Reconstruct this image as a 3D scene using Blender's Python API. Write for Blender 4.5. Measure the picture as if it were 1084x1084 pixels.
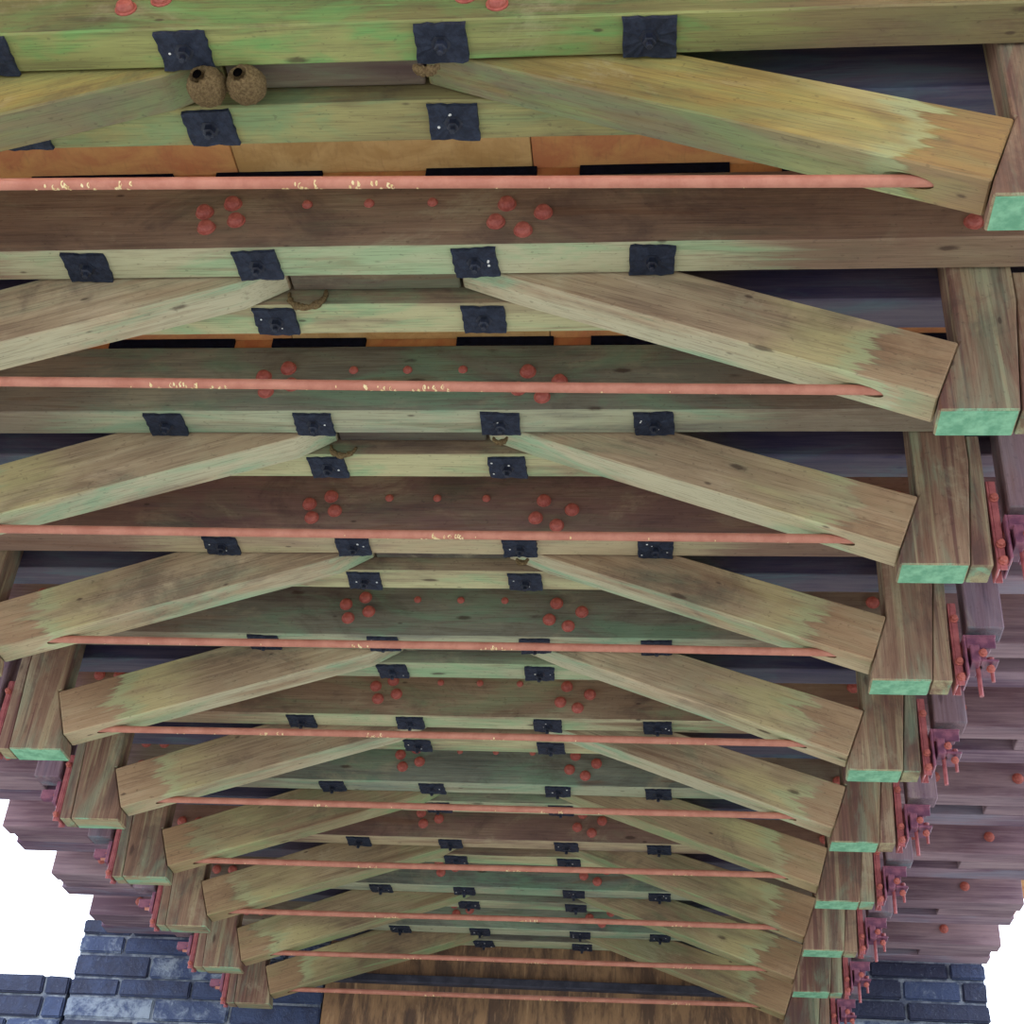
import bpy, bmesh, math, random
from mathutils import Vector, Matrix, noise

for o in list(bpy.data.objects):
    bpy.data.objects.remove(o)
S = bpy.context.scene
COL = S.collection
EYE = 1.6                                   # eye height above the ground
R = random.Random(11)

# ------------------------------------------------------------------ camera
cd = bpy.data.cameras.new('camera')
cam = bpy.data.objects.new('camera', cd)
COL.objects.link(cam)
right = Vector((0.99462511, 0.08278196, 0.0621936))
fwd = Vector((-0.10345066, 0.81969788, 0.56337674))
up = Vector((-0.00434253, -0.56678261, 0.82385594))
cam.matrix_world = Matrix(((right.x, up.x, -fwd.x, 0), (right.y, up.y, -fwd.y, 0), (right.z, up.z, -fwd.z, EYE), (0, 0, 0, 1)))
cd.sensor_width = 36
cd.lens = 1500 / 1084 * 36
cd.shift_x = -0.01131
cd.shift_y = -0.00076
cd.clip_end = 300
S.camera = cam

# ------------------------------------------------------------------ sky, sun, exposure
W = bpy.data.worlds.new('world')
S.world = W
W.use_nodes = True
wn = W.node_tree.nodes
wl = W.node_tree.links
wn.clear()
wo = wn.new('ShaderNodeOutputWorld')
wb = wn.new('ShaderNodeBackground')
wt = wn.new('ShaderNodeTexCoord')
wz = wn.new('ShaderNodeSeparateXYZ')
wr = wn.new('ShaderNodeValToRGB')
wl.new(wt.outputs['Generated'], wz.inputs[0])
wl.new(wz.outputs['Z'], wr.inputs[0])
wr.color_ramp.elements[0].position = 0.0
wr.color_ramp.elements[0].color = (0.86, 0.90, 1.0, 1)
wr.color_ramp.elements[1].position = 0.7
wr.color_ramp.elements[1].color = (0.70, 0.80, 1.0, 1)
wl.new(wr.outputs[0], wb.inputs['Color'])
wb.inputs['Strength'].default_value = 2.3
wl.new(wb.outputs[0], wo.inputs[0])

sd = bpy.data.lights.new('sun', 'SUN')
sd.energy = 2.4
sd.angle = math.radians(2.0)
sd.color = (1.0, 0.96, 0.92)
sun = bpy.data.objects.new('sun', sd)
sun.rotation_euler = Vector((0.80, -0.35, -0.70)).to_track_quat('-Z', 'Y').to_euler()
sun.location = (-20, -8, 20)
COL.objects.link(sun)

S.view_settings.view_transform = 'Standard'
S.view_settings.look = 'None'
S.view_settings.gamma = 1
S.view_settings.use_curve_mapping = False
S.view_settings.exposure = 0.62


# ------------------------------------------------------------------ materials
def newmat(name):
    m = bpy.data.materials.new(name)
    m.use_nodes = True
    nt = m.node_tree
    b = nt.nodes['Principled BSDF']
    return m, nt, b


class G:
    """small helper to chain shader nodes"""
    def __init__(s, nt):
        s.nt = nt

    def n(s, t, **kw):
        x = s.nt.nodes.new(t)
        for k, v in kw.items():
            setattr(x, k, v)
        return x

    def put(s, sock, v):
        if hasattr(v, 'links') or isinstance(v, bpy.types.NodeSocket):
            s.nt.links.new(v, sock)
        else:
            sock.default_value = v

    def math(s, op, a, b=0.0, c=None, clamp=False):
        x = s.n('ShaderNodeMath', operation=op, use_clamp=clamp)
        s.put(x.inputs[0], a)
        s.put(x.inputs[1], b)
        if c is not None:
            s.put(x.inputs[2], c)
        return x.outputs[0]

    def map(s, vec, scale, off=None):
        x = s.n('ShaderNodeVectorMath', operation='MULTIPLY')
        s.put(x.inputs[0], vec)
        x.inputs[1].default_value = scale
        return x.outputs[0]

    def noise(s, vec, scale=(1, 1, 1), detail=4, rough=0.6, dist=0.0):
        x = s.n('ShaderNodeTexNoise')
        s.put(x.inputs['Vector'], s.map(vec, scale))
        x.inputs['Scale'].default_value = 1
        x.inputs['Detail'].default_value = detail
        x.inputs['Roughness'].default_value = rough
        x.inputs['Distortion'].default_value = dist
        return x.outputs['Fac']

    def step(s, v, a, b):
        x = s.n('ShaderNodeMapRange', interpolation_type='SMOOTHSTEP')
        s.put(x.inputs[0], v)
        x.inputs[1].default_value = a
        x.inputs[2].default_value = b
        x.inputs[3].default_value = 0
        x.inputs[4].default_value = 1
        return x.outputs[0]

    def mix(s, f, a, b, mode='MIX'):
        x = s.n('ShaderNodeMix', data_type='RGBA', blend_type=mode)
        s.put(x.inputs['Factor'], f)
        for nm, v in (('A', a), ('B', b)):
            sk = [q for q in x.inputs if q.name == nm and q.type == 'RGBA'][0]
            s.put(sk, v if isinstance(v, bpy.types.NodeSocket) else (*v, 1))
        return [q for q in x.outputs if q.type == 'RGBA'][0]


def rgb(r, g, b):
    f = lambda c: ((c / 255 + 0.055) / 1.055) ** 2.4 if c > 10 else c / 255 / 12.92
    return (f(r), f(g), f(b))


def wood(name, dark, mid, light, algae=(0.35, 0.5, 0.28), face_alg=0.3, bot_alg=0.75, bot_pale=0.6,
         brace=0, purple=0.85, pale=(196, 196, 150), green=(120, 172, 128), spots=1.0, streak=0.0, outer_dark=0.0, outer_brown=0.0):
    m, nt, b = newmat(name)
    g = G(nt)
    tc = g.n('ShaderNodeTexCoord').outputs['Object']
    oi = g.n('ShaderNodeObjectInfo').outputs['Random']
    geo = g.n('ShaderNodeNewGeometry')
    off = g.n('ShaderNodeVectorMath', operation='ADD')
    cmb = g.n('ShaderNodeCombineXYZ')
    for i, k in enumerate((37.0, 61.0, 83.0)):
        g.put(cmb.inputs[i], g.math('MULTIPLY', oi, k))
    g.put(off.inputs[0], tc)
    g.put(off.inputs[1], cmb.outputs[0])
    P = off.outputs[0]
    big = g.noise(P, (0.9, 3.2, 3.2), 3, 0.55, 0.3)
    grain = g.noise(P, (1.6, 34, 34), 6, 0.7, 0.6)
    fine = g.noise(P, (5, 170, 170), 3, 0.6)
    speck = g.noise(P, (38, 60, 60), 2, 0.5)
    v = g.math('ADD', g.math('MULTIPLY', big, 0.55), g.math('MULTIPLY', grain, 0.45))
    c = g.mix(g.step(v, 0.36, 0.52), rgb(*dark), rgb(*mid))
    c = g.mix(g.step(v, 0.50, 0.66), c, rgb(*light))
    # per object tint
    c = g.mix(g.math('MULTIPLY', g.step(oi, 0.5, 1.0), 0.25), c, rgb(140, 112, 84))
    if streak:
        st = g.noise(P, (0.5, 17, 17), 3, 0.55, 0.5)
        c = g.mix(g.math('MULTIPLY', g.step(st, 0.54, 0.62), streak), c, rgb(100, 66, 62))
        c = g.mix(g.math('MULTIPLY', g.math('SUBTRACT', 1.0, g.step(st, 0.38, 0.45)), streak * 0.55), c, rgb(180, 168, 130))
    patch = g.noise(P, (1.6, 2.6, 2.6), 6, 0.7, 0.5)
    c = g.mix(g.math('MULTIPLY', g.math('SUBTRACT', 1.0, g.step(patch, 0.34, 0.50)), 0.5), c, rgb(78, 64, 62))
    c = g.mix(g.math('MULTIPLY', g.step(patch, 0.54, 0.70), 0.42), c, rgb(186, 176, 146))
    # underside colour
    nz = g.n('ShaderNodeSeparateXYZ')
    nt.links.new(geo.outputs['Normal'], nz.inputs[0])
    bot = g.step(g.math('MULTIPLY', nz.outputs['Z'], -1.0), 0.45, 0.8)
    pn = g.noise(P, (0.8, 6, 6), 4, 0.6)
    px = g.n('ShaderNodeSeparateXYZ')
    nt.links.new(geo.outputs['Position'], px.inputs[0])
    ax = g.math('ABSOLUTE', g.math('ADD', px.outputs['X'], 1.17))
    ax = g.math('ADD', ax, g.math('MULTIPLY', g.math('SUBTRACT', pn, 0.5), 0.25))
    inner = g.math('SUBTRACT', 1.0, g.math('MULTIPLY', g.step(g.math('ADD', ax, g.math('MULTIPLY', g.math('SUBTRACT', grain, 0.5), 1.2)), 1.25, 1.7), outer_brown))
    c = g.mix(g.math('MULTIPLY', g.math('SUBTRACT', 1.0, inner), 0.5), c, rgb(140, 108, 88))
    c = g.mix(g.math('MULTIPLY', g.math('MULTIPLY', bot, inner), g.math('MULTIPLY', g.step(pn, 0.30, 0.55), bot_pale)), c, rgb(*pale))
    # algae
    an = g.noise(P, (1.3, 5, 5), 5, 0.65, 0.8)
    am = g.math('MULTIPLY', g.step(an, 0.46, 0.66), inner)
    amt = g.math('ADD', g.math('MULTIPLY', bot, bot_alg - face_alg), face_alg)
    c = g.mix(g.math('MULTIPLY', am, amt), c, rgb(*green))
    # rusty brown stains running along the grain
    sn = g.noise(P, (0.7, 9, 9), 3, 0.6, 1.0)
    c = g.mix(g.math('MULTIPLY', g.step(sn, 0.60, 0.72), 0.45), c, rgb(120, 84, 62))
    if brace:
        sx = g.n('ShaderNodeSeparateXYZ')
        g.put(sx.inputs[0], tc)
        lx = sx.outputs['X']                     # 0 at the foot of the brace, negative up the brace
        fr = g.noise(P, (2.2, 26, 26), 4, 0.7)
        fr2 = g.noise(P, (1.1, 5, 5), 3, 0.6)
        d = g.math('ADD', lx, g.math('MULTIPLY', g.math('SUBTRACT', fr, 0.5), 0.42))
        d = g.math('ADD', d, g.math('MULTIPLY', g.math('SUBTRACT', fr2, 0.5), 0.5))
        d = g.math('ADD', d, g.math('MULTIPLY', g.math('SUBTRACT', oi, 0.5), 0.12))
        wet = g.math('ADD', 0.25, g.math('MULTIPLY', g.step(fr2, 0.38, 0.6), 0.75))
        stain = g.math('MULTIPLY', g.step(d, -0.85, -0.42), g.math('SUBTRACT', 1.0, g.step(d, -0.27, -0.22)))
        c = g.mix(g.math('MULTIPLY', g.math('MULTIPLY', stain, wet), g.math('ADD', 0.30, g.math('MULTIPLY', g.math('SUBTRACT', 1.0, bot), 0.25))), c, rgb(205, 196, 138))
        edge = g.math('MULTIPLY', g.step(d, -0.40, -0.30), g.math('SUBTRACT', 1.0, g.step(d, -0.27, -0.22)))
        c = g.mix(g.math('MULTIPLY', g.math('MULTIPLY', edge, wet), 0.45), c, rgb(160, 182, 140))
        foot = g.step(d, -0.25, -0.20)
        c = g.mix(g.math('MULTIPLY', foot, 0.38), c, rgb(176, 136, 98))
    # knots
    vo = g.n('ShaderNodeTexVoronoi')
    g.put(vo.inputs['Vector'], g.map(P, (2.1, 6.5, 6.5)))
    vo.inputs['Scale'].default_value = 1
    vr = g.n('ShaderNodeSeparateColor')
    nt.links.new(vo.outputs['Color'], vr.inputs[0])
    dd = g.math('ADD', vo.outputs['Distance'], g.math('MULTIPLY', g.math('SUBTRACT', speck, 0.5), 0.05))
    kn = g.math('MULTIPLY', g.math('SUBTRACT', 1.0, g.step(dd, 0.05, 0.12)), g.step(vr.outputs[0], 0.50, 0.54))
    c = g.mix(g.math('MULTIPLY', kn, 0.75 * spots), c, rgb(62, 44, 40))
    v2 = g.n('ShaderNodeTexVoronoi')
    g.put(v2.inputs['Vector'], g.map(P, (5.5, 13, 13)))
    v2.inputs['Scale'].default_value = 1
    v2r = g.n('ShaderNodeSeparateColor')
    nt.links.new(v2.outputs['Color'], v2r.inputs[0])
    k2 = g.math('MULTIPLY', g.math('SUBTRACT', 1.0, g.step(v2.outputs['Distance'], 0.05, 0.13)), g.step(v2r.outputs[0], 0.80, 0.84))
    c = g.mix(g.math('MULTIPLY', k2, 0.7 * spots), c, rgb(66, 50, 46))
    # fine grain and specks
    c = g.mix(g.math('MULTIPLY', g.math('SUBTRACT', 1.0, g.step(fine, 0.34, 0.50)), 0.32), c, rgb(84, 66, 54))
    c = g.mix(g.math('MULTIPLY', g.math('SUBTRACT', 1.0, g.step(speck, 0.27, 0.36)), 0.30), c, rgb(70, 56, 50))
    # far crosspieces turn a darker navy away from the middle
    if outer_dark:
        dk = g.mix(g.step(v, 0.40, 0.62), rgb(54, 50, 84), rgb(88, 78, 100))
        dk = g.mix(g.math('MULTIPLY', am, 0.5), dk, rgb(82, 106, 118))
        c = g.mix(g.math('MULTIPLY', g.step(ax, 1.05, 1.55), outer_dark), c, dk)
    pc = g.mix(g.step(v, 0.38, 0.62), rgb(104, 78, 96), rgb(158, 132, 142))  # purple haze over the outer ends, painted into the wood colour
    pc = g.mix(g.math('MULTIPLY', am, 0.35), pc, rgb(126, 140, 160))
    c = g.mix(g.math('MULTIPLY', g.step(ax, 2.40, 2.75), purple), c, pc)
    nt.links.new(c, b.inputs['Base Color'])
    b.inputs['Roughness'].default_value = 0.82
    b.inputs['Specular IOR Level'].default_value = 0.25
    bp = g.n('ShaderNodeBump')
    bp.inputs['Strength'].default_value = 0.45
    bp.inputs['Distance'].default_value = 0.006
    g.put(bp.inputs['Height'], g.math('ADD', g.math('MULTIPLY', grain, 0.8), g.math('MULTIPLY', fine, 0.4)))
    nt.links.new(bp.outputs[0], b.inputs['Normal'])
    return m


def simple(name, c1, c2, sc=20, rough=0.6, bump=0.2, metal=0.0, spec=0.4, dist=0.004):
    m, nt, b = newmat(name)
    g = G(nt)
    tc = g.n('ShaderNodeTexCoord').outputs['Object']
    n = g.noise(tc, (sc, sc, sc), 5, 0.65)
    c = g.mix(g.step(n, 0.35, 0.65), rgb(*c1), rgb(*c2))
    nt.links.new(c, b.inputs['Base Color'])
    b.inputs['Roughness'].default_value = rough
    b.inputs['Metallic'].default_value = metal
    b.inputs['Specular IOR Level'].default_value = spec
    bp = g.n('ShaderNodeBump')
    bp.inputs['Strength'].default_value = bump
    bp.inputs['Distance'].default_value = dist
    g.put(bp.inputs['Height'], n)
    nt.links.new(bp.outputs[0], b.inputs['Normal'])
    return m


M = {}
OB = dict(outer_brown=0.9)
M['beam'] = wood('weathered_beam_wood', (112, 94, 82), (146, 126, 106), (174, 156, 130), face_alg=0.32, bot_alg=0.55, bot_pale=0.8, pale=(196, 194, 156), **OB)
M['beam_brown'] = wood('brown_beam_wood', (112, 90, 78), (142, 116, 98), (168, 146, 122), face_alg=0.08, bot_alg=0.5, bot_pale=0.8, pale=(194, 194, 158), **OB)
M['beam_dark'] = wood('purple_brown_beam_wood', (100, 78, 80), (128, 102, 96), (152, 130, 114), face_alg=0.12, bot_alg=0.15, bot_pale=0.8, pale=(192, 176, 140), **OB)
M['beam_green'] = wood('algae_green_beam_wood', (88, 84, 62), (120, 120, 78), (150, 152, 98), face_alg=0.6, bot_alg=0.75, bot_pale=0.6, pale=(164, 168, 104), green=(100, 160, 92), **OB)
M['beam_grey'] = wood('grey_green_beam_wood', (92, 98, 94), (124, 132, 120), (154, 160, 142), face_alg=0.55, bot_alg=0.65, bot_pale=0.6, pale=(188, 190, 156), green=(116, 158, 128), **OB)
M['piece'] = wood('dark_purple_brown_short_timber', (46, 36, 44), (66, 52, 60), (104, 92, 86), face_alg=0.1, bot_alg=0.15, bot_pale=0.12, purple=0.0)
M['brace'] = wood('tan_brace_wood', (134, 112, 92), (170, 148, 120), (196, 176, 146), face_alg=0.18, bot_alg=0.7, bot_pale=0.75, brace=1, pale=(192, 190, 160), green=(128, 172, 138), purple=0.0)
M['brace_far'] = wood('olive_tan_brace_wood', (118, 100, 78), (150, 130, 102), (176, 156, 122), face_alg=0.25, bot_alg=0.7, bot_pale=0.6, brace=1, pale=(160, 164, 124), green=(120, 156, 108), purple=0.0)
M['brace_green'] = wood('olive_brown_brace_wood', (112, 94, 60), (146, 126, 74), (172, 152, 86), face_alg=0.3, bot_alg=0.45, bot_pale=0.75, brace=1, pale=(116, 110, 92), green=(116, 150, 96), purple=0.0)
M['post'] = wood('post_wood', (96, 70, 60), (134, 104, 86), (166, 142, 116), face_alg=0.25, bot_alg=0.98, bot_pale=0.4, purple=0.15, green=(130, 180, 148), streak=0.75)
M['block'] = wood('purple_grey_block_wood', (96, 76, 92), (126, 104, 116), (150, 130, 136), face_alg=0.1, bot_alg=0.9, bot_pale=0.0, purple=0.5, green=(90, 128, 134))
BK = dict(face_alg=0.3, bot_alg=0.55, bot_pale=0.8, outer_dark=0.9)
M['far_green'] = wood('algae_green_far_beam_wood', (100, 88, 64), (128, 116, 80), (154, 148, 98), face_alg=0.4, bot_alg=0.55, bot_pale=0.7, pale=(164, 160, 106), green=(104, 150, 108), outer_dark=0.9)
M['far'] = wood('weathered_far_beam_wood', (108, 90, 80), (142, 122, 100), (166, 150, 120), pale=(192, 190, 146), **BK)
M['far_grey'] = wood('grey_green_far_beam_wood', (94, 92, 86), (126, 124, 108), (152, 150, 126), pale=(184, 186, 150), **BK)
M['packing'] = simple('black_packing_strip', (12, 13, 26), (20, 22, 38), 30, 0.9, 0.2, 0, 0.1)
M['grain_end'] = simple('algae_covered_end_grain', (104, 160, 128), (140, 194, 158), 14, 0.85, 0.3)
M['plate'] = simple('black_painted_plate', (26, 32, 48), (44, 52, 70), 26, 0.7, 0.8, 0, 0.3, 0.01)
M['nut'] = simple('black_nut', (20, 24, 38), (40, 46, 62), 30, 0.45, 0.4)
M['speck'] = simple('pale_dropping', (206, 206, 206), (226, 226, 220), 30, 0.6, 0.2)
M['coral'] = simple('coral_red_rod_paint', (174, 110, 92), (192, 130, 110), 9, 0.5, 0.12)
M['red'] = simple('red_bolt_paint', (158, 80, 72), (184, 104, 92), 30, 0.45, 0.2)
M['steel_red'] = simple('red_steel_paint', (144, 76, 80), (178, 104, 104), 14, 0.32, 0.3)
M['steel_pur'] = simple('dull_purple_red_steel_paint', (104, 62, 86), (146, 90, 108), 14, 0.4, 0.3)
M['fleck'] = simple('cream_paint_fleck', (222, 198, 140), (236, 220, 176), 60, 0.6, 0.1)
M['hole'] = simple('hole_shade_black', (5, 4, 5), (10, 8, 8), 30, 1.0, 0.0, 0, 0.0)
M['nest'] = simple('dried_mud', (112, 92, 66), (148, 126, 90), 120, 0.95, 1.0, 0, 0.1, 0.02)


def deck_mat():
    m, nt, b = newmat('orange_brown_deck_sheet')
    g = G(nt)
    tc = g.n('ShaderNodeTexCoord').outputs['Object']
    oi = g.n('ShaderNodeObjectInfo').outputs['Random']
    n = g.noise(tc, (3.2, 5, 3), 5, 0.65, 0.6)
    n2 = g.noise(tc, (60, 14, 20), 3, 0.6)
    a = g.mix(g.step(n, 0.36, 0.62), rgb(188, 118, 76), rgb(206, 150, 92))
    a2 = g.mix(g.step(n, 0.36, 0.62), rgb(184, 142, 86), rgb(208, 168, 112))
    px = g.n('ShaderNodeAttribute', attribute_type='OBJECT', attribute_name='tan').outputs['Fac']
    c = g.mix(px, a, a2)
    c = g.mix(g.math('MULTIPLY', g.step(n2, 0.5, 0.75), 0.25), c, rgb(140, 98, 66))
    nt.links.new(c, b.inputs['Base Color'])
    b.inputs['Roughness'].default_value = 0.75
    return m


M['deck'] = deck_mat()


def stone_mat(name, c1, c2, c3, mossy=0.0):
    m, nt, b = newmat(name)
    g = G(nt)
    tc = g.n('ShaderNodeTexCoord').outputs['Object']
    at = g.n('ShaderNodeAttribute', attribute_name='shade').outputs['Fac']
    n = g.noise(tc, (7, 7, 7), 7, 0.7, 0.4)
    n2 = g.noise(tc, (40, 40, 40), 4, 0.6)
    v = g.math('ADD', g.math('MULTIPLY', n, 0.62), g.math('MULTIPLY', at, 0.38))
    c = g.mix(g.step(v, 0.34, 0.58), rgb(*c1), rgb(*c2))
    c = g.mix(g.step(v, 0.60, 0.74), c, rgb(*c3))
    c = g.mix(g.math('MULTIPLY', g.step(n2, 0.6, 0.75), 0.35), c, rgb(*c3))
    nt.links.new(c, b.inputs['Base Color'])
    b.inputs['Roughness'].default_value = 0.6
    bp = g.n('ShaderNodeBump')
    bp.inputs['Strength'].default_value = 0.9
    bp.inputs['Distance'].default_value = 0.02
    g.put(bp.inputs['Height'], g.math('ADD', n, g.math('MULTIPLY', n2, 0.4)))
    nt.links.new(bp.outputs[0], b.inputs['Normal'])
    return m


M['stone'] = stone_mat('blue_grey_stone', (30, 38, 66), (50, 66, 102), (138, 150, 164))
M['mortar'] = simple('pale_mortar', (84, 92, 110), (150, 158, 168), 9, 0.9, 0.6)


def back_mat():
    m, nt, b = newmat('streaked_brown_masonry')
    g = G(nt)
    tc = g.n('ShaderNodeTexCoord').outputs['Object']
    n = g.noise(tc, (5, 5, 1.6), 6, 0.7, 0.5)
    n2 = g.noise(tc, (24, 24, 3), 4, 0.65)
    c = g.mix(g.step(n, 0.38, 0.62), rgb(92, 70, 56), rgb(150, 116, 84))
    c = g.mix(g.math('MULTIPLY', g.step(n2, 0.56, 0.70), 0.6), c, rgb(184, 148, 112))
    c = g.mix(g.math('MULTIPLY', g.math('SUBTRACT', 1.0, g.step(n2, 0.34, 0.46)), 0.5), c, rgb(60, 50, 50))
    nt.links.new(c, b.inputs['Base Color'])
    b.inputs['Roughness'].default_value = 0.9
    bp = g.n('ShaderNodeBump')
    bp.inputs['Strength'].default_value = 0.8
    bp.inputs['Distance'].default_value = 0.02
    g.put(bp.inputs['Height'], n)
    nt.links.new(bp.outputs[0], b.inputs['Normal'])
    return m


M['back'] = back_mat()
M['coping'] = simple('dark_slate_ledge', (40, 42, 56), (66, 66, 80), 8, 0.8, 0.6)
M['ground'] = simple('pale_river_gravel', (146, 146, 136), (188, 186, 174), 3, 0.95, 0.6, 0, 0.2, 0.03)


# ------------------------------------------------------------------ object helpers
def mesh_obj(name, bm, mat, parent=None, loc=(0, 0, 0), rot=(0, 0, 0), smooth=False):
    bmesh.ops.recalc_face_normals(bm, faces=bm.faces[:])
    me = bpy.data.meshes.new(name)
    bm.to_mesh(me)
    bm.free()
    for mt in (mat if isinstance(mat, (list, tuple)) else [mat]):
        me.materials.append(mt)
    if smooth:
        for p in me.polygons:
            p.use_smooth = True
    o = bpy.data.objects.new(name, me)
    COL.objects.link(o)
    o.location = loc
    o.rotation_euler = rot
    if parent:
        o.parent = parent
    return o


def tag(o, label, cat=None, group=None, kind=None):
    if label:
        o['label'] = label
    if cat:
        o['category'] = cat
    if group:
        o['group'] = group
    if kind:
        o['kind'] = kind
    return o


def empty(name, loc):
    o = bpy.data.objects.new(name, None)
    o.empty_display_size = 0.1
    o.location = loc
    COL.objects.link(o)
    return o


def clone(o, parent, loc=None):
    c = o.copy()
    COL.objects.link(c)
    c.parent = parent
    if loc is not None:
        c.location = loc
    for ch in o.children:
        clone(ch, c)
    return c


def prism_bm(pts, y0, y1, bevel=0.006, cuts=0, wob=0.0, seed=0):
    """outline in x/z pulled along y"""
    bm = bmesh.new()
    a = [bm.verts.new((x, y0, z)) for x, z in pts]
    c = [bm.verts.new((x, y1, z)) for x, z in pts]
    bm.faces.new(a)
    bm.faces.new(c[::-1])
    n = len(pts)
    for i in range(n):
        bm.faces.new((a[i], a[(i + 1) % n], c[(i + 1) % n], c[i]))
    bmesh.ops.recalc_face_normals(bm, faces=bm.faces[:])
    if bevel:
        bmesh.ops.bevel(bm, geom=bm.edges[:], offset=bevel, segments=1, affect='EDGES')
    return bm


def timber(name, pts, y0, y1, mat, parent, origin, ang, base=(0, 0, 0), bevel=0.006, cut=0.25, wob=0.003):
    """pts in frame x/z; the mesh gets its own long axis as local x, slightly worn and uneven edges"""
    ca, sa = math.cos(ang), math.sin(ang)
    loc = [((x - origin[0]) * ca + (z - origin[1]) * sa, -(x - origin[0]) * sa + (z - origin[1]) * ca) for x, z in pts]
    bm = prism_bm(loc, y0, y1, bevel)
    xs = [p[0] for p in loc]
    x = math.floor(min(xs) / cut) * cut + cut
    while x < max(xs) - 0.05:
        if x > min(xs) + 0.05:
            bmesh.ops.bisect_plane(bm, geom=bm.verts[:] + bm.edges[:] + bm.faces[:], plane_co=(x, 0, 0), plane_no=(1, 0, 0))
        x += cut
    s = R.uniform(0, 50)
    for v in bm.verts:
        d = noise.noise_vector((v.co.x * 2.2 + s, v.co.y * 9, v.co.z * 9 + s))
        v.co.y += d.y * wob
        v.co.z += d.z * wob
    return mesh_obj(name, bm, mat, parent, (origin[0] - base[0], 0, origin[1] - base[2]), (0, -ang, 0))


def box_bm(bm, x0, x1, y0, y1, z0, z1):
    v = [bm.verts.new(p) for p in ((x0, y0, z0), (x1, y0, z0), (x1, y1, z0), (x0, y1, z0), (x0, y0, z1), (x1, y0, z1), (x1, y1, z1), (x0, y1, z1))]
    for f in ((0, 3, 2, 1), (4, 5, 6, 7), (0, 1, 5, 4), (1, 2, 6, 5), (2, 3, 7, 6), (3, 0, 4, 7)):
        bm.faces.new([v[i] for i in f])


def lathe_bm(prof, n=20, axis='z', sq=None):
    """prof: (radius, height) pairs"""
    bm = bmesh.new()
    rings = []
    for r, h in prof:
        ring = []
        for i in range(n):
            t = 2 * math.pi * i / n
            x, y = r * math.cos(t), r * math.sin(t)
            p = {'z': (x, y, h), 'y': (x, h, y), 'x': (h, x, y)}[axis]
            ring.append(bm.verts.new(p))
        rings.append(ring)
    for a, b in zip(rings, rings[1:]):
        for i in range(n):
            bm.faces.new((a[i], a[(i + 1) % n], b[(i + 1) % n], b[i]))
    bm.faces.new(rings[0][::-1])
    bm.faces.new(rings[-1])
    return bm


def joinbm(a, b, off=(0, 0, 0)):
    mp = {}
    for v in b.verts:
        mp[v] = a.verts.new(v.co + Vector(off))
    for f in b.faces:
        a.faces.new([mp[v] for v in f.verts])
    b.free()
    return a


# ------------------------------------------------------------------ measured frame geometry (metres, z from the camera)
ZB = 3.828 + EYE
ZT = 4.208 + EYE
ZD = 4.260 + EYE
F0, F1 = 1.800, 1.957       # near crosspiece of the pair
G0, G1 = 1.964, 2.113       # members held between the pair
B0, B1 = 2.120, 2.291       # far crosspiece
XL, XR = -5.02, 2.68
CX = -1.17
A = {1: (1.030, 3.49), 2: (1.027, 3.47), 3: (1.029, 3.497), 4: (1.022, 3.501), 5: (1.030, 3.505), 6: (1.038, 3.507), 7: (1.023, 3.516), 8: (1.036, 3.534), 9: (1.024, 3.518), 10: (1.03, 3.52)}
Bq = {1: (0.930, 3.22), 2: (0.929, 3.217), 3: (0.933, 3.237), 4: (0.942, 3.26), 5: (0.931, 3.237), 6: (0.948, 3.24), 7: (0.95, 3.255), 8: (0.94, 3.25), 9: (0.94, 3.25), 10: (0.94, 3.25)}
AL = {k: (-3.45, 3.51) for k in range(1, 11)}
AL.update({5: (-3.457, 3.53), 9: (-3.431, 3.49), 10: (-3.434, 3.49)})
BL = {k: (-3.356, 3.252) for k in range(1, 11)}
BL.update({5: (-3.362, 3.262), 9: (-3.351, 3.23)})
RODZ = {1: 3.306, 2: 3.311, 3: 3.327, 4: 3.342, 5: 3.340, 6: 3.341, 7: 3.346, 8: 3.338, 9: 3.345, 10: 3.345}
RODS = {1: -0.0222, 2: -0.0182, 3: -0.0070, 4: -0.0034, 5: 0.0, 6: 0.0, 7: 0.0048, 8: 0.0042, 9: 0.0045, 10: 0.006}
ORD = ['', 'nearest', 'second', 'third', 'fourth', 'fifth', 'sixth', 'seventh', 'eighth', 'ninth', 'tenth and farthest']


def bow(x, k):
    """slight slope and sag of a rod, x from its middle"""
    return RODS[k] * (x - 1.9) + 0.002 * math.sin((x + k) * 1.7)


def bent(k):
    return 'nearest (topmost) bent' if k == 1 else ('farthest bent by the masonry' if k == 10 else '%s bent from the top' % ORD[k])


# ------------------------------------------------------------------ setting: ground and abutment
bm = bmesh.new()
bmesh.ops.create_grid(bm, x_segments=60, y_segments=60, size=60)
for v in bm.verts:
    v.co.z = 0.10 * noise.noise((v.co.x * 0.3, v.co.y * 0.3, 0)) - 0.05
tag(mesh_obj('ground', bm, M['ground']), 'pale gravel ground below the bridge', None, None, 'structure')

YW = 12.60


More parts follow.
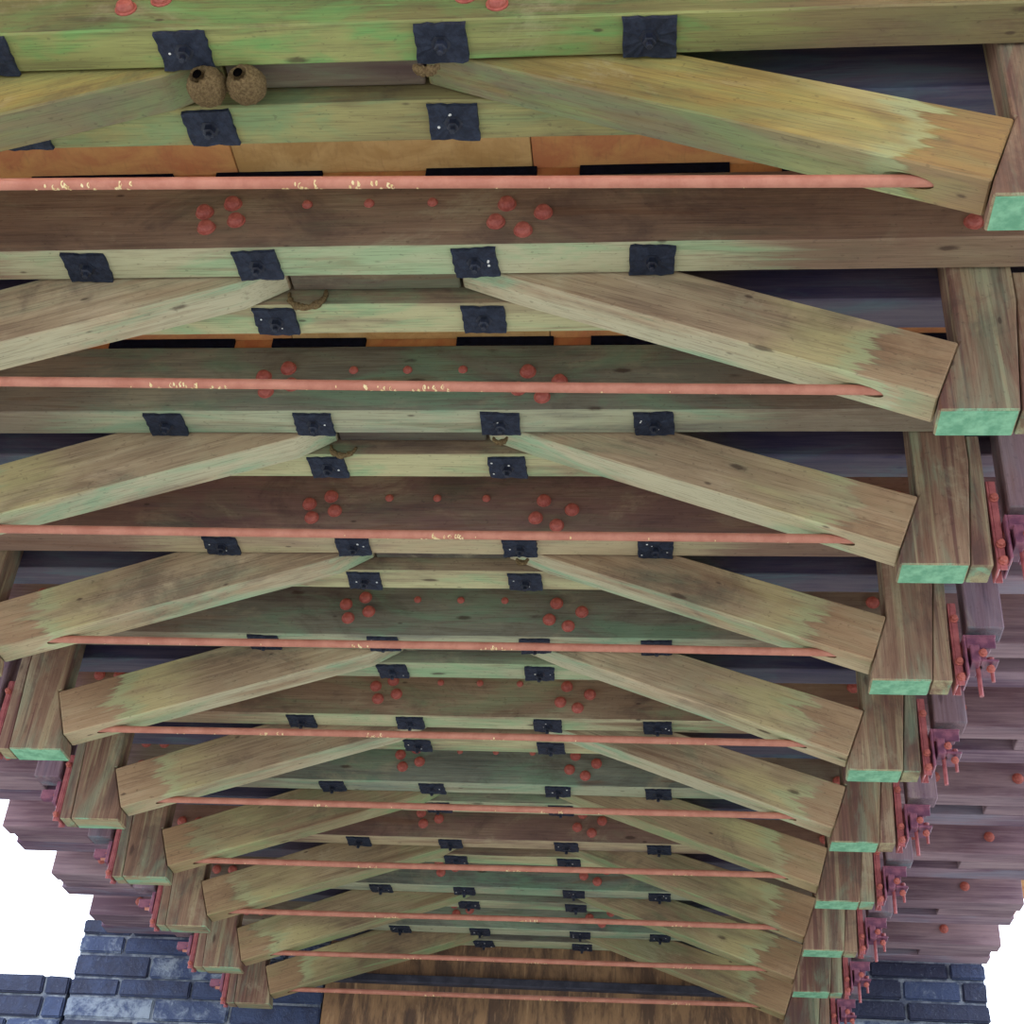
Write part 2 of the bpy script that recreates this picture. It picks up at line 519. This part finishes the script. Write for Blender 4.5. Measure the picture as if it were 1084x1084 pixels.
def stone_wall(name, x0, x1, z0, z1, seed, label, courses=None, left_ragged=False):
    rr = random.Random(seed)
    bm = bmesh.new()
    lay = bm.faces.layers.float.new('shade_f')
    # mortar body
    box_bm(bm, x0 + 0.02, x1 - 0.02, YW + 0.03, YW + 0.9, z0, z1 - 0.01)
    nf = len(bm.faces)
    z = z1
    first = True
    while z > z0 + 0.02:
        h = rr.choice([0.15, 0.19, 0.21, 0.17]) if not courses else courses.pop(0) if courses else rr.choice([0.2, 0.24, 0.18])
        zb = max(z0, z - h)
        x = x0
        while x < x1 - 0.05:
            w = rr.uniform(0.36, 0.86)
            if x1 - x - w < 0.15:
                w = x1 - x
            t = bmesh.new()
            g = 0.011
            j = rr.uniform(-0.014, 0.012)
            box_bm(t, x + g, x + w - g, YW + j, YW + 0.25, zb + g, z - g)
            bmesh.ops.bevel(t, geom=t.edges[:], offset=0.014, segments=2, affect='EDGES')
            sh = rr.random() ** 1.4
            mp = {}
            for v in t.verts:
                d = noise.noise_vector(v.co * 7)
                mp[v] = bm.verts.new(v.co + d * 0.008)
            for f in t.faces:
                nfc = bm.faces.new([mp[v] for v in f.verts])
                nfc[lay] = sh
                nfc.material_index = 1
            t.free()
            x += w
        z = zb
    vals = None
    bmesh.ops.recalc_face_normals(bm, faces=bm.faces[:])
    bm.faces.ensure_lookup_table()
    vals = [f[lay] for f in bm.faces]
    me = bpy.data.meshes.new(name)
    bm.to_mesh(me)
    bm.free()
    at = me.attributes.new('shade', 'FLOAT', 'FACE')
    for i, v in enumerate(vals):
        at.data[i].value = v
    me.materials.append(M['mortar'])
    me.materials.append(M['stone'])
    o = bpy.data.objects.new(name, me)
    COL.objects.link(o)
    tag(o, label, None, None, 'structure')
    return o


stone_wall('wall_left', -5.40, -3.05, 0, 4.05 + EYE, 3, 'dark blue stone abutment pier left of the bents', [0.15, 0.17, 0.21, 0.17, 0.2])
stone_wall('wall_lower_left', -9.2, -5.40, 0, 3.525 + EYE, 8, 'lower stone wing wall against the white sky', [0.185, 0.2, 0.2])
stone_wall('wall_right', 1.35, 2.72, 0, 4.05 + EYE, 5, 'blue stone abutment pier right of the bents', [0.12, 0.155, 0.19, 0.17])
bm = bmesh.new()
box_bm(bm, -3.05, 1.35, YW + 0.02, YW + 0.9, 0, 4.15 + EYE)
bmesh.ops.subdivide_edges(bm, edges=bm.edges[:], cuts=1)
tag(mesh_obj('wall_back', bm, M['back']), 'brown streaked masonry behind the farthest bent', None, None, 'structure')
bm = bmesh.new()
box_bm(bm, -3.04, 1.34, YW - 0.06, YW + 0.3, 3.56 + EYE, 3.63 + EYE)
bmesh.ops.bevel(bm, geom=bm.edges[:], offset=0.01, segments=1, affect='EDGES')
tag(mesh_obj('trim_1', bm, M['coping']), 'dark slate ledge across the brown masonry', None, None, 'structure')

# ------------------------------------------------------------------ deck sheets
seams = [-5.30, -4.13, -2.93, -1.735, -0.545, 0.65, 1.86, 2.95]
rows = [-4.6, -2.2, 0.25, 2.66, 5.07, 7.48, 9.89, 12.55]
names = {(3, 2): 'orange-brown deck sheet left of the first seam, in the strip above the mud nests',
         (3, 3): 'tan deck sheet between the two seams, in the strip below the mud nests',
         (3, 4): 'orange deck sheet right of the second seam, above the nearest rod'}
for j in range(len(rows) - 1):
    for i in range(len(seams) - 1):
        w = seams[i + 1] - seams[i] - 0.004
        d = rows[j + 1] - rows[j] - 0.008
        bm = bmesh.new()
        box_bm(bm, 0, w, 0, d, 0, 0.03)
        bmesh.ops.bevel(bm, geom=bm.edges[:], offset=0.003, segments=1, affect='EDGES')
        o = mesh_obj('deck_sheet', bm, M['deck'], None, (seams[i] + 0.002, rows[j] + 0.004, ZD))
        lb = names.get((j, i))
        o['tan'] = 1.0 if i == 3 else 0.0
        if lb:
            tag(o, lb, 'deck board')
        else:
            tag(o, 'orange-brown deck sheet almost hidden above the crosspieces', 'deck board', 'deck sheets hidden above the crosspieces')

bm = bmesh.new()  # slab added above the sheets to keep sky light out of the seams
box_bm(bm, -5.32, 2.96, -4.62, 12.56, ZD + 0.034, ZD + 0.16)
tag(mesh_obj('seam_light_blocker', bm, M['coping']), 'added unseen slab blocking sky light through the deck seams', None, None, 'structure')

# ------------------------------------------------------------------ small parts used many times
def make_bolt(r, h, name='bolt'):
    prof = [(r * 1.0, 0.0), (r * 1.0, -0.005), (r * 0.84, -0.007), (r * 0.82, -h * 0.5), (r * 0.70, -h * 0.80), (r * 0.45, -h * 0.96), (r * 0.15, -h)]
    return lathe_bm(prof, 14, 'y')


BOLT = {}


def bolt(parent, x, z, y, big=True):
    key = 'b' if big else 's'
    if key not in BOLT:
        BOLT[key] = mesh_obj('bolt', make_bolt(0.037, 0.031) if big else make_bolt(0.021, 0.018), M['red'], parent, (x, y, z), smooth=False)
        return BOLT[key]
    c = clone(BOLT[key], parent, (x, y, z))
    c.rotation_euler = (0, R.uniform(0, 1), 0)
    return c


def plate_bm(s):
    rr = random.Random(s)
    bm = bmesh.new()
    n = 7
    hx, hy = 0.086, 0.074
    out = []
    for i in range(n):
        out.append((-hx + 2 * hx * i / n, -hy))
    for i in range(n):
        out.append((hx, -hy + 2 * hy * i / n))
    for i in range(n):
        out.append((hx - 2 * hx * i / n, hy))
    for i in range(n):
        out.append((-hx, hy - 2 * hy * i / n))
    out = [(x + rr.uniform(-0.0035, 0.0035), y + rr.uniform(-0.0035, 0.0035)) for x, y in out]
    a = [bm.verts.new((x, y, 0)) for x, y in out]
    c = [bm.verts.new((x * 0.985, y * 0.985, -0.014 + rr.uniform(-0.003, 0.003))) for x, y in out]
    bm.faces.new(a[::-1])
    ctr = bm.verts.new((0, 0, -0.010))
    m = len(out)
    for i in range(m):
        bm.faces.new((a[i], a[(i + 1) % m], c[(i + 1) % m], c[i]))
        bm.faces.new((c[i], c[(i + 1) % m], ctr))
    return bm


PL = []


def washer_plate(parent, x, y, z, spots=True):
    if len(PL) < 5:
        p = mesh_obj('washer_plate', plate_bm(len(PL)), M['plate'], parent, (x, y, z))
        nb = lathe_bm([(0.034, -0.008), (0.034, -0.013), (0.022, -0.014), (0.022, -0.036), (0.019, -0.038), (0.011, -0.039), (0.011, -0.056), (0.009, -0.058)], 6, 'z')
        mesh_obj('nut', nb, M['nut'], p)
        PL.append(p)
    else:
        p = clone(R.choice(PL), parent, (x, y, z))
    p.rotation_euler = (0, 0, R.uniform(-0.05, 0.05) + R.choice((0, math.pi)))
    if spots:
        # pale specks
        q = bmesh.new()
        for i in range(R.randint(1, 3)):
            t_ = bmesh.new()
            bmesh.ops.create_icosphere(t_, subdivisions=1, radius=R.uniform(0.0035, 0.007))
            for v in t_.verts:
                v.co.z *= 0.5
            joinbm(q, t_, (R.uniform(-0.07, 0.07), R.uniform(-0.06, 0.06), -0.0135))
        tag(mesh_obj('pale_speck', q, M['speck'], p), None, kind='stuff')
    return p


# ------------------------------------------------------------------ crosspieces
PX = {'p1': {2: -2.285, 3: -2.264, 4: -2.273}, 'p2': {1: -1.605, 3: -1.585, 4: -1.591, 9: -1.616}, 'p3': {}, 'p4': {}}
PM = {'p1': -2.288, 'p2': -1.600, 'p3': -0.747, 'p4': -0.075}
mats = {1: ('beam_green', 'far_green'), 2: ('beam_brown', 'far'), 3: ('beam_grey', 'far'), 4: ('beam_dark', 'far'), 5: ('beam_grey', 'far_grey'), 6: ('beam', 'far'),
        7: ('beam_grey', 'far_grey'), 8: ('beam_dark', 'far'), 9: ('beam_grey', 'far_grey'), 10: ('beam_grey', 'far_grey')}
look = {1: 'bright green', 2: 'brown', 3: 'grey-green', 4: 'purple-brown', 5: 'dull green-grey', 6: 'grey-brown', 7: 'green-grey', 8: 'purplish', 9: 'dim grey', 10: 'dim greenish'}
for k in range(1, 11):
    for side in (0, 1):
        y0, y1 = (F0, F1) if side == 0 else (B0, B1)
        root = empty('crosspiece', (CX, y0 + k, ZB))
        tag(root, ('%s timber crosspiece with red bolts, front of the pair, %s' if side == 0 else '%s timber crosspiece without bolts, back of the pair, %s') % (look[k], bent(k)), 'beam', 'timber crosspieces in pairs')
        ends = (XL + R.uniform(-0.02, 0.02), XR + R.uniform(-0.02, 0.02))
        t = timber('timber', [(ends[0], ZB), (ends[1], ZB), (ends[1], ZT), (ends[0], ZT)], 0, y1 - y0, M[mats[k][side]], root, (CX, ZB), 0, (CX, 0, ZB))
        for nm in ('p1', 'p2', 'p3', 'p4'):
            x = PX[nm].get(k, PM[nm])
            if side == 1 and nm == 'p4':
                x = 0.06
            washer_plate(root, x - CX, (y1 - y0) / 2 + (0.0 if side else 0.004), -0.001, R.random() < 0.4)
        if side == 0:
            for bx, bz in ((-1.828, 4.025), (-1.722, 4.07), (-1.805, 3.941), (-1.692, 3.978), (-0.633, 4.047), (-0.490, 3.994), (-0.669, 3.945), (-0.562, 3.902)):
                bolt(root, bx - CX, bz + EYE - ZB + R.uniform(-0.004, 0.004), 0)
            for bx in (-1.421, -1.175, -0.925):
                bolt(root, bx - CX, 4.062 + EYE - ZB, 0, False)
            for bx in (1.10, 1.22, -3.50, -3.63):
                for bz in (3.905, 4.075):
                    bolt(root, bx - CX, bz + EYE - ZB, 0)
            for bx in (2.25, 1.72, -4.06, -4.60):
                bolt(root, bx - CX, 3.955 + EYE - ZB, 0)
            for sx0, sx1, nm, mt in ((-3.6, -3.3, 'packing_strip', 'packing'), (-3.3, -2.60, 'shim', 'deck'), (-2.6, -2.005, 'packing_strip', 'packing'), (-2.003, -1.827, 'shim', 'deck'),
                                     (-1.825, -1.39, 'packing_strip', 'packing'), (-1.388, -0.972, 'shim', 'deck'), (-0.97, -0.53, 'packing_strip', 'packing'), (-0.528, -0.362, 'shim', 'deck'),
                                     (-0.36, 0.22, 'packing_strip', 'packing'), (0.222, 0.42, 'shim', 'deck'), (0.422, 1.3, 'packing_strip', 'packing')):
                b2 = bmesh.new()
                yy = 0.0 if mt == 'packing' else 0.012
                box_bm(b2, sx0 - CX, sx1 - CX, yy, y1 - y0 - 0.004, ZT - ZB + 0.002, ZD - ZB - 0.002)
                mesh_obj(nm, b2, M[mt], root)

# ------------------------------------------------------------------ braces, straining pieces, posts, rods, brackets
def bore(o, y, z, slope, r=0.027):
    """drill the hole the tie rod runs through"""
    q = lathe_bm([(r, -6.0), (r, 4.0)], 18, 'x')
    for v in q.verts:
        v.co.z += slope * (v.co.x - CX - 1.9)
    bmesh.ops.recalc_face_normals(q, faces=q.faces[:])
    me = bpy.data.meshes.new('drill')
    q.to_mesh(me)
    q.free()
    d = bpy.data.objects.new('drill', me)
    COL.objects.link(d)
    d.location = (0, y, z)
    md = o.modifiers.new('bore', 'BOOLEAN')
    md.operation = 'DIFFERENCE'
    md.solver = 'EXACT'
    md.object = d
    bpy.context.view_layer.update()
    ev = o.evaluated_get(bpy.context.evaluated_depsgraph_get())
    nm = bpy.data.meshes.new_from_object(ev)
    o.modifiers.clear()
    o.data = nm
    bpy.data.objects.remove(d)
    bpy.data.meshes.remove(me)


def brace(k, side):
    if side > 0:
        a, b = A[k], Bq[k]
        top = [(0.02, 3.842), (-0.62, 4.168), (-0.835, 4.168), (-0.825, 3.905), (-0.61, 3.812)]
        lo = 0.5
    else:
        a, b = AL[k], BL[k]
        top = [(-2.38, 3.895), (-1.74, 4.168), (-1.531, 4.168), (-1.531, 3.905), (-1.70, 3.80)]
    # foot sole under the brace
    pts = [a] + top + [b]
    pts = [(x, z + EYE) for x, z in pts]
    ang = math.atan2(-(3.84 - 3.49), 1.0) if side > 0 else math.pi + math.atan2(0.345, 1.0)
    org = ((a[0] + b[0]) / 2, (a[1] + b[1]) / 2 + EYE)
    r = timber('knee_brace', pts, G0 + k, G1 + k, M['brace_green' if k == 1 else 'brace' if k < 7 else 'brace_far'], None, org, ang, (0, 0, 0), 0.006, 0.3, 0.002)
    bore(r, 2.038 + k, RODZ[k] + EYE, RODS[k])
    return r


BR = {1: ('olive and yellow-green', 'dull brown-green'), 2: ('tan with dark knots', 'green-grey'), 3: ('pale tan', 'green-edged grey'), 4: ('pale tan with round knots', 'grey-brown'),
      5: ('tan', 'yellow-tan'), 6: ('tan', 'tan'), 7: ('knotty tan', 'tan'), 8: ('greenish tan', 'brownish'), 9: ('dim tan', 'orange-footed'), 10: ('dim green-tan', 'dim yellow-green')}
for k in range(1, 11):
    for s in (1, -1):
        o = brace(k, s)
        tag(o, '%s knee brace, %s side of the %s' % (BR[k][0 if s > 0 else 1], 'right' if s > 0 else 'left', bent(k)), 'brace', 'diagonal knee braces')
    o = timber('straining_piece', [(-1.519, 3.903 + EYE), (-0.838, 3.903 + EYE), (-0.838, 4.165 + EYE), (-1.519, 4.165 + EYE)], G0 + k, G1 + k, M['piece'], None, (-1.17, 3.9 + EYE), 0)
    tag(o, 'short timber between the two brace tops of the %s' % bent(k), 'beam', 'short pieces between the brace tops')

    # tie rod
    zr = RODZ[k] + EYE
    root = empty('tie_rod', (CX, 2.038 + k, zr))
    b2 = lathe_bm([(0.0195, -3.86 - CX), (0.0195, 1.42 - CX)], 20, 'x')
    bmesh.ops.subdivide_edges(b2, edges=[e for e in b2.edges if abs(e.verts[0].co.x - e.verts[1].co.x) > 1], cuts=24)
    for v in b2.verts:
        v.co.z += bow(v.co.x, k)
    mesh_obj('rod', b2, M['coral'], root, smooth=True)
    # cream flecks: scuffed remains of paint
    b2 = bmesh.new()
    rr = random.Random(40 + k)
    cl = {1: (-2.0, -1.80, -1.16, -0.95), 2: (-1.9, -1.75, -1.10, -0.9), 3: (-1.0, -0.95), 4: (-1.5, -0.85), 5: (-2.2, -0.95, -1.6), 6: (-0.7, -2.1)}.get(k, (-1.0, -2.0, 0.1))
    spots = []
    for c0 in cl:
        for q in range(9):
            spots.append((c0 + rr.uniform(-0.075, 0.075), rr.uniform(-2.3, -0.7), rr.uniform(0.005, 0.011)))
    for q in range(10):
        spots.append((rr.uniform(-3.0, 0.6), rr.uniform(-2.2, -0.8), rr.uniform(0.003, 0.006)))
    for fx, ft, fr in spots:
        zc = bow(fx - CX, k)
        vs = []
        vo = []
        for q in range(6):
            u = q * math.pi / 3
            dx = math.cos(u) * fr * rr.uniform(0.3, 0.9)
            dt = math.sin(u) * fr * rr.uniform(0.7, 1.6) / 0.0195
            for L, rad in ((vs, 0.0194), (vo, 0.0206)):
                L.append(b2.verts.new((fx - CX + dx, rad * math.cos(ft + dt), zc + rad * math.sin(ft + dt))))
        b2.faces.new(vo)
        for q in range(6):
            b2.faces.new((vs[q], vs[(q + 1) % 6], vo[(q + 1) % 6], vo[q]))
    tag(mesh_obj('paint_fleck', b2, M['fleck'], root), None, kind='stuff')
    tag(root, 'coral-painted round tie rod of the %s' % bent(k), 'rod', 'coral tie rods')
    for sx in (1.372, -3.79):
        mesh_obj('nut', lathe_bm([(0.045, -0.012), (0.045, 0.0), (0.034, 0.001), (0.034, 0.034), (0.03, 0.036)] if sx > 0 else [(0.045, 0.012), (0.045, 0.0), (0.034, -0.001), (0.034, -0.034), (0.03, -0.036)], 6, 'x'), M['red'], root, (sx - CX, 0, 0))

    # posts
    for s in (1, -1):
        if s > 0:
            a, b = A[k], Bq[k]
            g = 0.004
            z0 = 3.160
            pts = [(0.927, z0), (1.205, z0), (1.255, 3.68), (1.255, 4.168), (1.022, 4.168), (1.024, a[1] + 0.012), (a[0] + g, a[1] + 0.006), (b[0] + g, b[1] - 0.002)]
            side_b = [(1.208, z0), (1.298, z0), (1.312, 3.68), (1.312, 3.82), (1.259, 3.82), (1.259, 3.68)]
        else:
            a, b = AL[k], BL[k]
            g = -0.004
            z0 = 3.172
            pts = [(-3.350, z0), (-3.655, z0), (-3.675, 3.68), (-3.675, 4.168), (-3.437, 4.168), (-3.440, a[1] + 0.012), (a[0] + g, a[1] + 0.006), (b[0] + g, b[1] - 0.002)]
            side_b = [(-3.658, z0), (-3.728, z0), (-3.735, 3.68), (-3.735, 3.82), (-3.679, 3.82), (-3.679, 3.68)]
        root = empty('post', (pts[0][0], G0 + k, z0 + EYE))
        base = (pts[0][0], 0, z0 + EYE)
        P2 = [(x, z + EYE) for x, z in pts]
        S2 = [(x, z + EYE) for x, z in side_b]
        t = timber('post_timber', P2, 0, G1 - G0, M['post'], root, (pts[0][0], z0 + EYE), math.pi / 2, base, 0.006, 0.2, 0.003)
        t2 = timber('side_board', S2, 0.006, G1 - G0 - 0.006, M['post'], root, (pts[0][0], z0 + EYE), math.pi / 2, base, 0.004, 0.2, 0.003)
        bore(t, 2.038 + k, zr, RODS[k])
        bore(t2, 2.038 + k, zr, RODS[k])
        # green cut end
        ex = (min(P2[0][0], P2[1][0]) + 0.008, max(P2[0][0], P2[1][0]) - 0.008)
        b2 = bmesh.new()
        box_bm(b2, ex[0] - base[0], ex[1] - base[0], 0.008, G1 - G0 - 0.008, -0.0035, 0.004)
        tag(mesh_obj('cut_end', b2, M['grain_end'] if (s > 0 and k < 10) or k < 6 else M['post'], root), 'cut end of the post' + (', covered in green algae' if (s > 0 and k < 10) or k < 6 else ''))
        tag(root, 'hanging timber post, %s side of the %s' % ('right' if s > 0 else 'left', bent(k)), 'post', 'hanging side posts')

        # steel bracket on the outer face
        x0 = (1.315 if s > 0 else -3.738)
        br = empty('anchor_bracket', (x0, 2.038 + k, z0 + EYE))

        def bx(nm, mat, *boxes, bev=0.003, par=br):
            q = bmesh.new()
            for (ax, bx_, ay, by, az, bz) in boxes:
                t_ = bmesh.new()
                box_bm(t_, min(ax * s, bx_ * s), max(ax * s, bx_ * s), ay, by, az, bz)
                bmesh.ops.bevel(t_, geom=t_.edges[:], offset=bev, segments=1, affect='EDGES')
                joinbm(q, t_)
            return mesh_obj(nm, q, mat, par)
        ch = bx('channel', M['steel_red'], (0, 0.010, -0.055, 0.055, -0.01, 0.43), (0.010, 0.040, -0.055, -0.045, -0.01, 0.43), (0.010, 0.040, 0.045, 0.055, -0.01, 0.43))
        if s > 0:
            bx('anchor_box', M['steel_pur'], (0.05, 0.062, -0.085, 0.085, 0.03, 0.24), (0.062, 0.20, -0.085, 0.085, 0.228, 0.24), (0.062, 0.195, -0.085, -0.073, 0.17, 0.228), (0.075, 0.115, -0.10, 0.05, 0.09, 0.18), (0.062, 0.18, 0.058, 0.07, 0.11, 0.228), (0.12, 0.20, -0.085, 0.085, 0.10, 0.112))
            wb_ = [(0.05, -0.03, 0.05), (0.128, -0.105, 0.135), (0.165, -0.06, 0.075), (0.025, -0.065, 0.03), (0.025, -0.065, 0.11), (0.025, -0.065, 0.34)]
            for (qx, qy, qz) in wb_:
                mesh_obj('bolt', lathe_bm([(0.021, 0.0), (0.021, -0.006), (0.015, -0.007), (0.015, -0.022), (0.011, -0.025)], 8, 'y'), M['red'], br, (qx, qy + 0.01, qz))
            mesh_obj('threaded_end', lathe_bm([(0.011, 0.0), (0.011, 0.15), (0.02, 0.15), (0.02, 0.18), (0.016, 0.185)], 10, 'z'), M['steel_red'], br, (0.115, -0.02, -0.05))
            mesh_obj('threaded_end', lathe_bm([(0.009, 0.0), (0.009, 0.10), (0.017, 0.10), (0.017, 0.125)], 10, 'z'), M['steel_red'], br, (0.175, -0.03, 0.02))
        else:
            bx('stub_bar', M['steel_pur'], (0.045, 0.17, -0.03, 0.03, 0.145, 0.205), (0.045, 0.07, -0.06, 0.06, 0.10, 0.25))
            for (qx, qy, qz) in ((-0.025, -0.065, 0.03), (-0.025, -0.065, 0.36)):
                mesh_obj('bolt', lathe_bm([(0.019, 0.0), (0.019, -0.006), (0.014, -0.007), (0.014, -0.022), (0.010, -0.025)], 8, 'y'), M['red'], br, (qx, qy + 0.01, qz))
        tag(br, 'red steel bracket on the %s post of the %s' % ('right' if s > 0 else 'left', bent(k)), 'bracket', 'red steel post brackets')

        # short hanging block outside the bracket, and end spacer between the twin crosspieces
        xa, xb = (1.395, 1.565) if s > 0 else (-3.965, -3.80)
        z1 = 3.445 + EYE
        bl = timber('hanging_block', [(xa, z1), (xb, z1), (xb, ZT - 0.01), (xa, ZT - 0.01)], G0 + k, G1 + k, M['block'], None, (xa, z1), math.pi / 2)
        tag(bl, 'short hanging block outside the %s bracket of the %s' % ('right' if s > 0 else 'left', bent(k)), 'block', 'short hanging blocks')
        xa, xb = (2.07, XR - 0.03) if s > 0 else (XL + 0.03, -4.41)
        sp = timber('spacer_block', [(xa, ZB + 0.004), (xb, ZB + 0.004), (xb, ZT - 0.01), (xa, ZT - 0.01)], G0 + k, G1 + k, M['beam_grey'], None, (xa, ZB), 0)
        tag(sp, 'spacer block clamped in the %s end of the %s' % ('right' if s > 0 else 'left', bent(k)), 'block', 'spacer blocks at the beam ends')

# ------------------------------------------------------------------ mud nests
def nest(loc, rx, ry, rz, seed, hole_dir, label, cut=0.0):
    rr = random.Random(seed)
    root = empty('mud_nest', loc)
    bm = bmesh.new()
    bmesh.ops.create_uvsphere(bm, u_segments=48, v_segments=32, radius=1)
    hd = Vector(hole_dir).normalized()
    for v in bm.verts:
        n = v.co.normalized()
        d = 1 + 0.07 * noise.noise(n * 3 + Vector((seed, 0, 0))) + 0.045 * noise.noise(n * 14) + 0.03 * noise.noise(n * 30)
        p = n * d
        c = n.dot(hd)
        if c > 0.86:                     # collar pushed out, hollow inside
            t = (c - 0.86) / 0.14
            p += hd * (0.13 * math.sin(min(1, t * 2.2) * math.pi / 2)) if t < 0.35 else hd * (0.13 - 0.75 * min(1, (t - 0.35) / 0.4))
        v.co = Vector((p.x * rx, p.y * ry, p.z * rz))
    bmesh.ops.recalc_face_normals(bm, faces=bm.faces[:])
    for f in bm.faces:
        q = f.calc_center_median()
        n = Vector((q.x / rx, q.y / ry, q.z / rz))
        f.material_index = 0
    o = mesh_obj('nest_shell', bm, M['nest'], root, smooth=True)
    # near-black disc, the shade inside the entrance put in as colour
    c = Vector((hd.x * rx, hd.y * ry, hd.z * rz))
    dn = Vector((hd.x / rx, hd.y / ry, hd.z / rz)).normalized()
    b2 = bmesh.new()
    bmesh.ops.create_uvsphere(b2, u_segments=20, v_segments=12, radius=0.0165)
    for v in b2.verts:
        v.co.z *= 0.35
    q = mesh_obj('entrance_shade', b2, M['hole'], root, c * 1.03, dn.to_track_quat('Z', 'Y').to_euler(), smooth=True)
    tag(q, 'round entrance, its shade put in as a dark disc')
    tag(root, label, 'nest', 'mud nests under the nearest bent')


nest((-1.553, 3.000, 3.786 + EYE), 0.066, 0.070, 0.068, 3, (-0.20, -0.95, -0.30), 'left of the two round mud nests, between black plates at the top')
nest((-1.420, 3.004, 3.792 + EYE), 0.066, 0.068, 0.063, 9, (-0.16, -0.95, -0.28), 'right of the two round mud nests, between black plates at the top')


def remnant(loc, r, th, a0, a1, seed, label, rot=(0, 0, 0)):
    rr = random.Random(seed)
    bm = bmesh.new()
    n, m = 26, 9
    rings = []
    for i in range(n + 1):
        t = a0 + (a1 - a0) * i / n
        w = th * (0.35 + 0.65 * math.sin(math.pi * i / n)) * rr.uniform(0.75, 1.25)
        ring = []
        for j in range(m):
            u = 2 * math.pi * j / m
            q = r + w * math.cos(u) * rr.uniform(0.8, 1.2)
            ring.append(bm.verts.new((q * math.cos(t), w * 0.9 * math.sin(u), q * math.sin(t))))
        rings.append(ring)
    for a, b in zip(rings, rings[1:]):
        for j in range(m):
            bm.faces.new((a[j], a[(j + 1) % m], b[(j + 1) % m], b[j]))
    bm.faces.new(rings[0])
    bm.faces.new(rings[-1][::-1])
    o = mesh_obj('mud_remnant', bm, M['nest'], None, loc, rot, smooth=True)
    tag(o, label, 'nest', 'broken mud nest remnants')


# on the near face of the far crosspiece
remnant((-1.46, B0 + 2 - 0.008, 3.885 + EYE), 0.075, 0.016, math.radians(175), math.radians(375), 1, 'broken mud ring beside the left brace top of the second bent')
remnant((-1.50, B0 + 3 - 0.008, 3.878 + EYE), 0.060, 0.015, math.radians(180), math.radians(350), 2, 'broken mud ring beside the left brace top of the third bent')
remnant((-0.80, G0 + 1 - 0.02, 3.80 + EYE), 0.04, 0.018, math.radians(190), math.radians(350), 3, 'crumbled mud lump under the right brace top of the nearest bent')
remnant((-0.755, F1 + 3 + 0.0, 3.805 + EYE), 0.03, 0.014, math.radians(180), math.radians(360), 4, 'small mud lump under the right middle plate of the third bent')
remnant((-0.74, F1 + 4 + 0.0, 3.806 + EYE), 0.026, 0.016, math.radians(180), math.radians(360), 5, 'small mud lump under the right middle plate of the fourth bent')

bpy.context.view_layer.update()
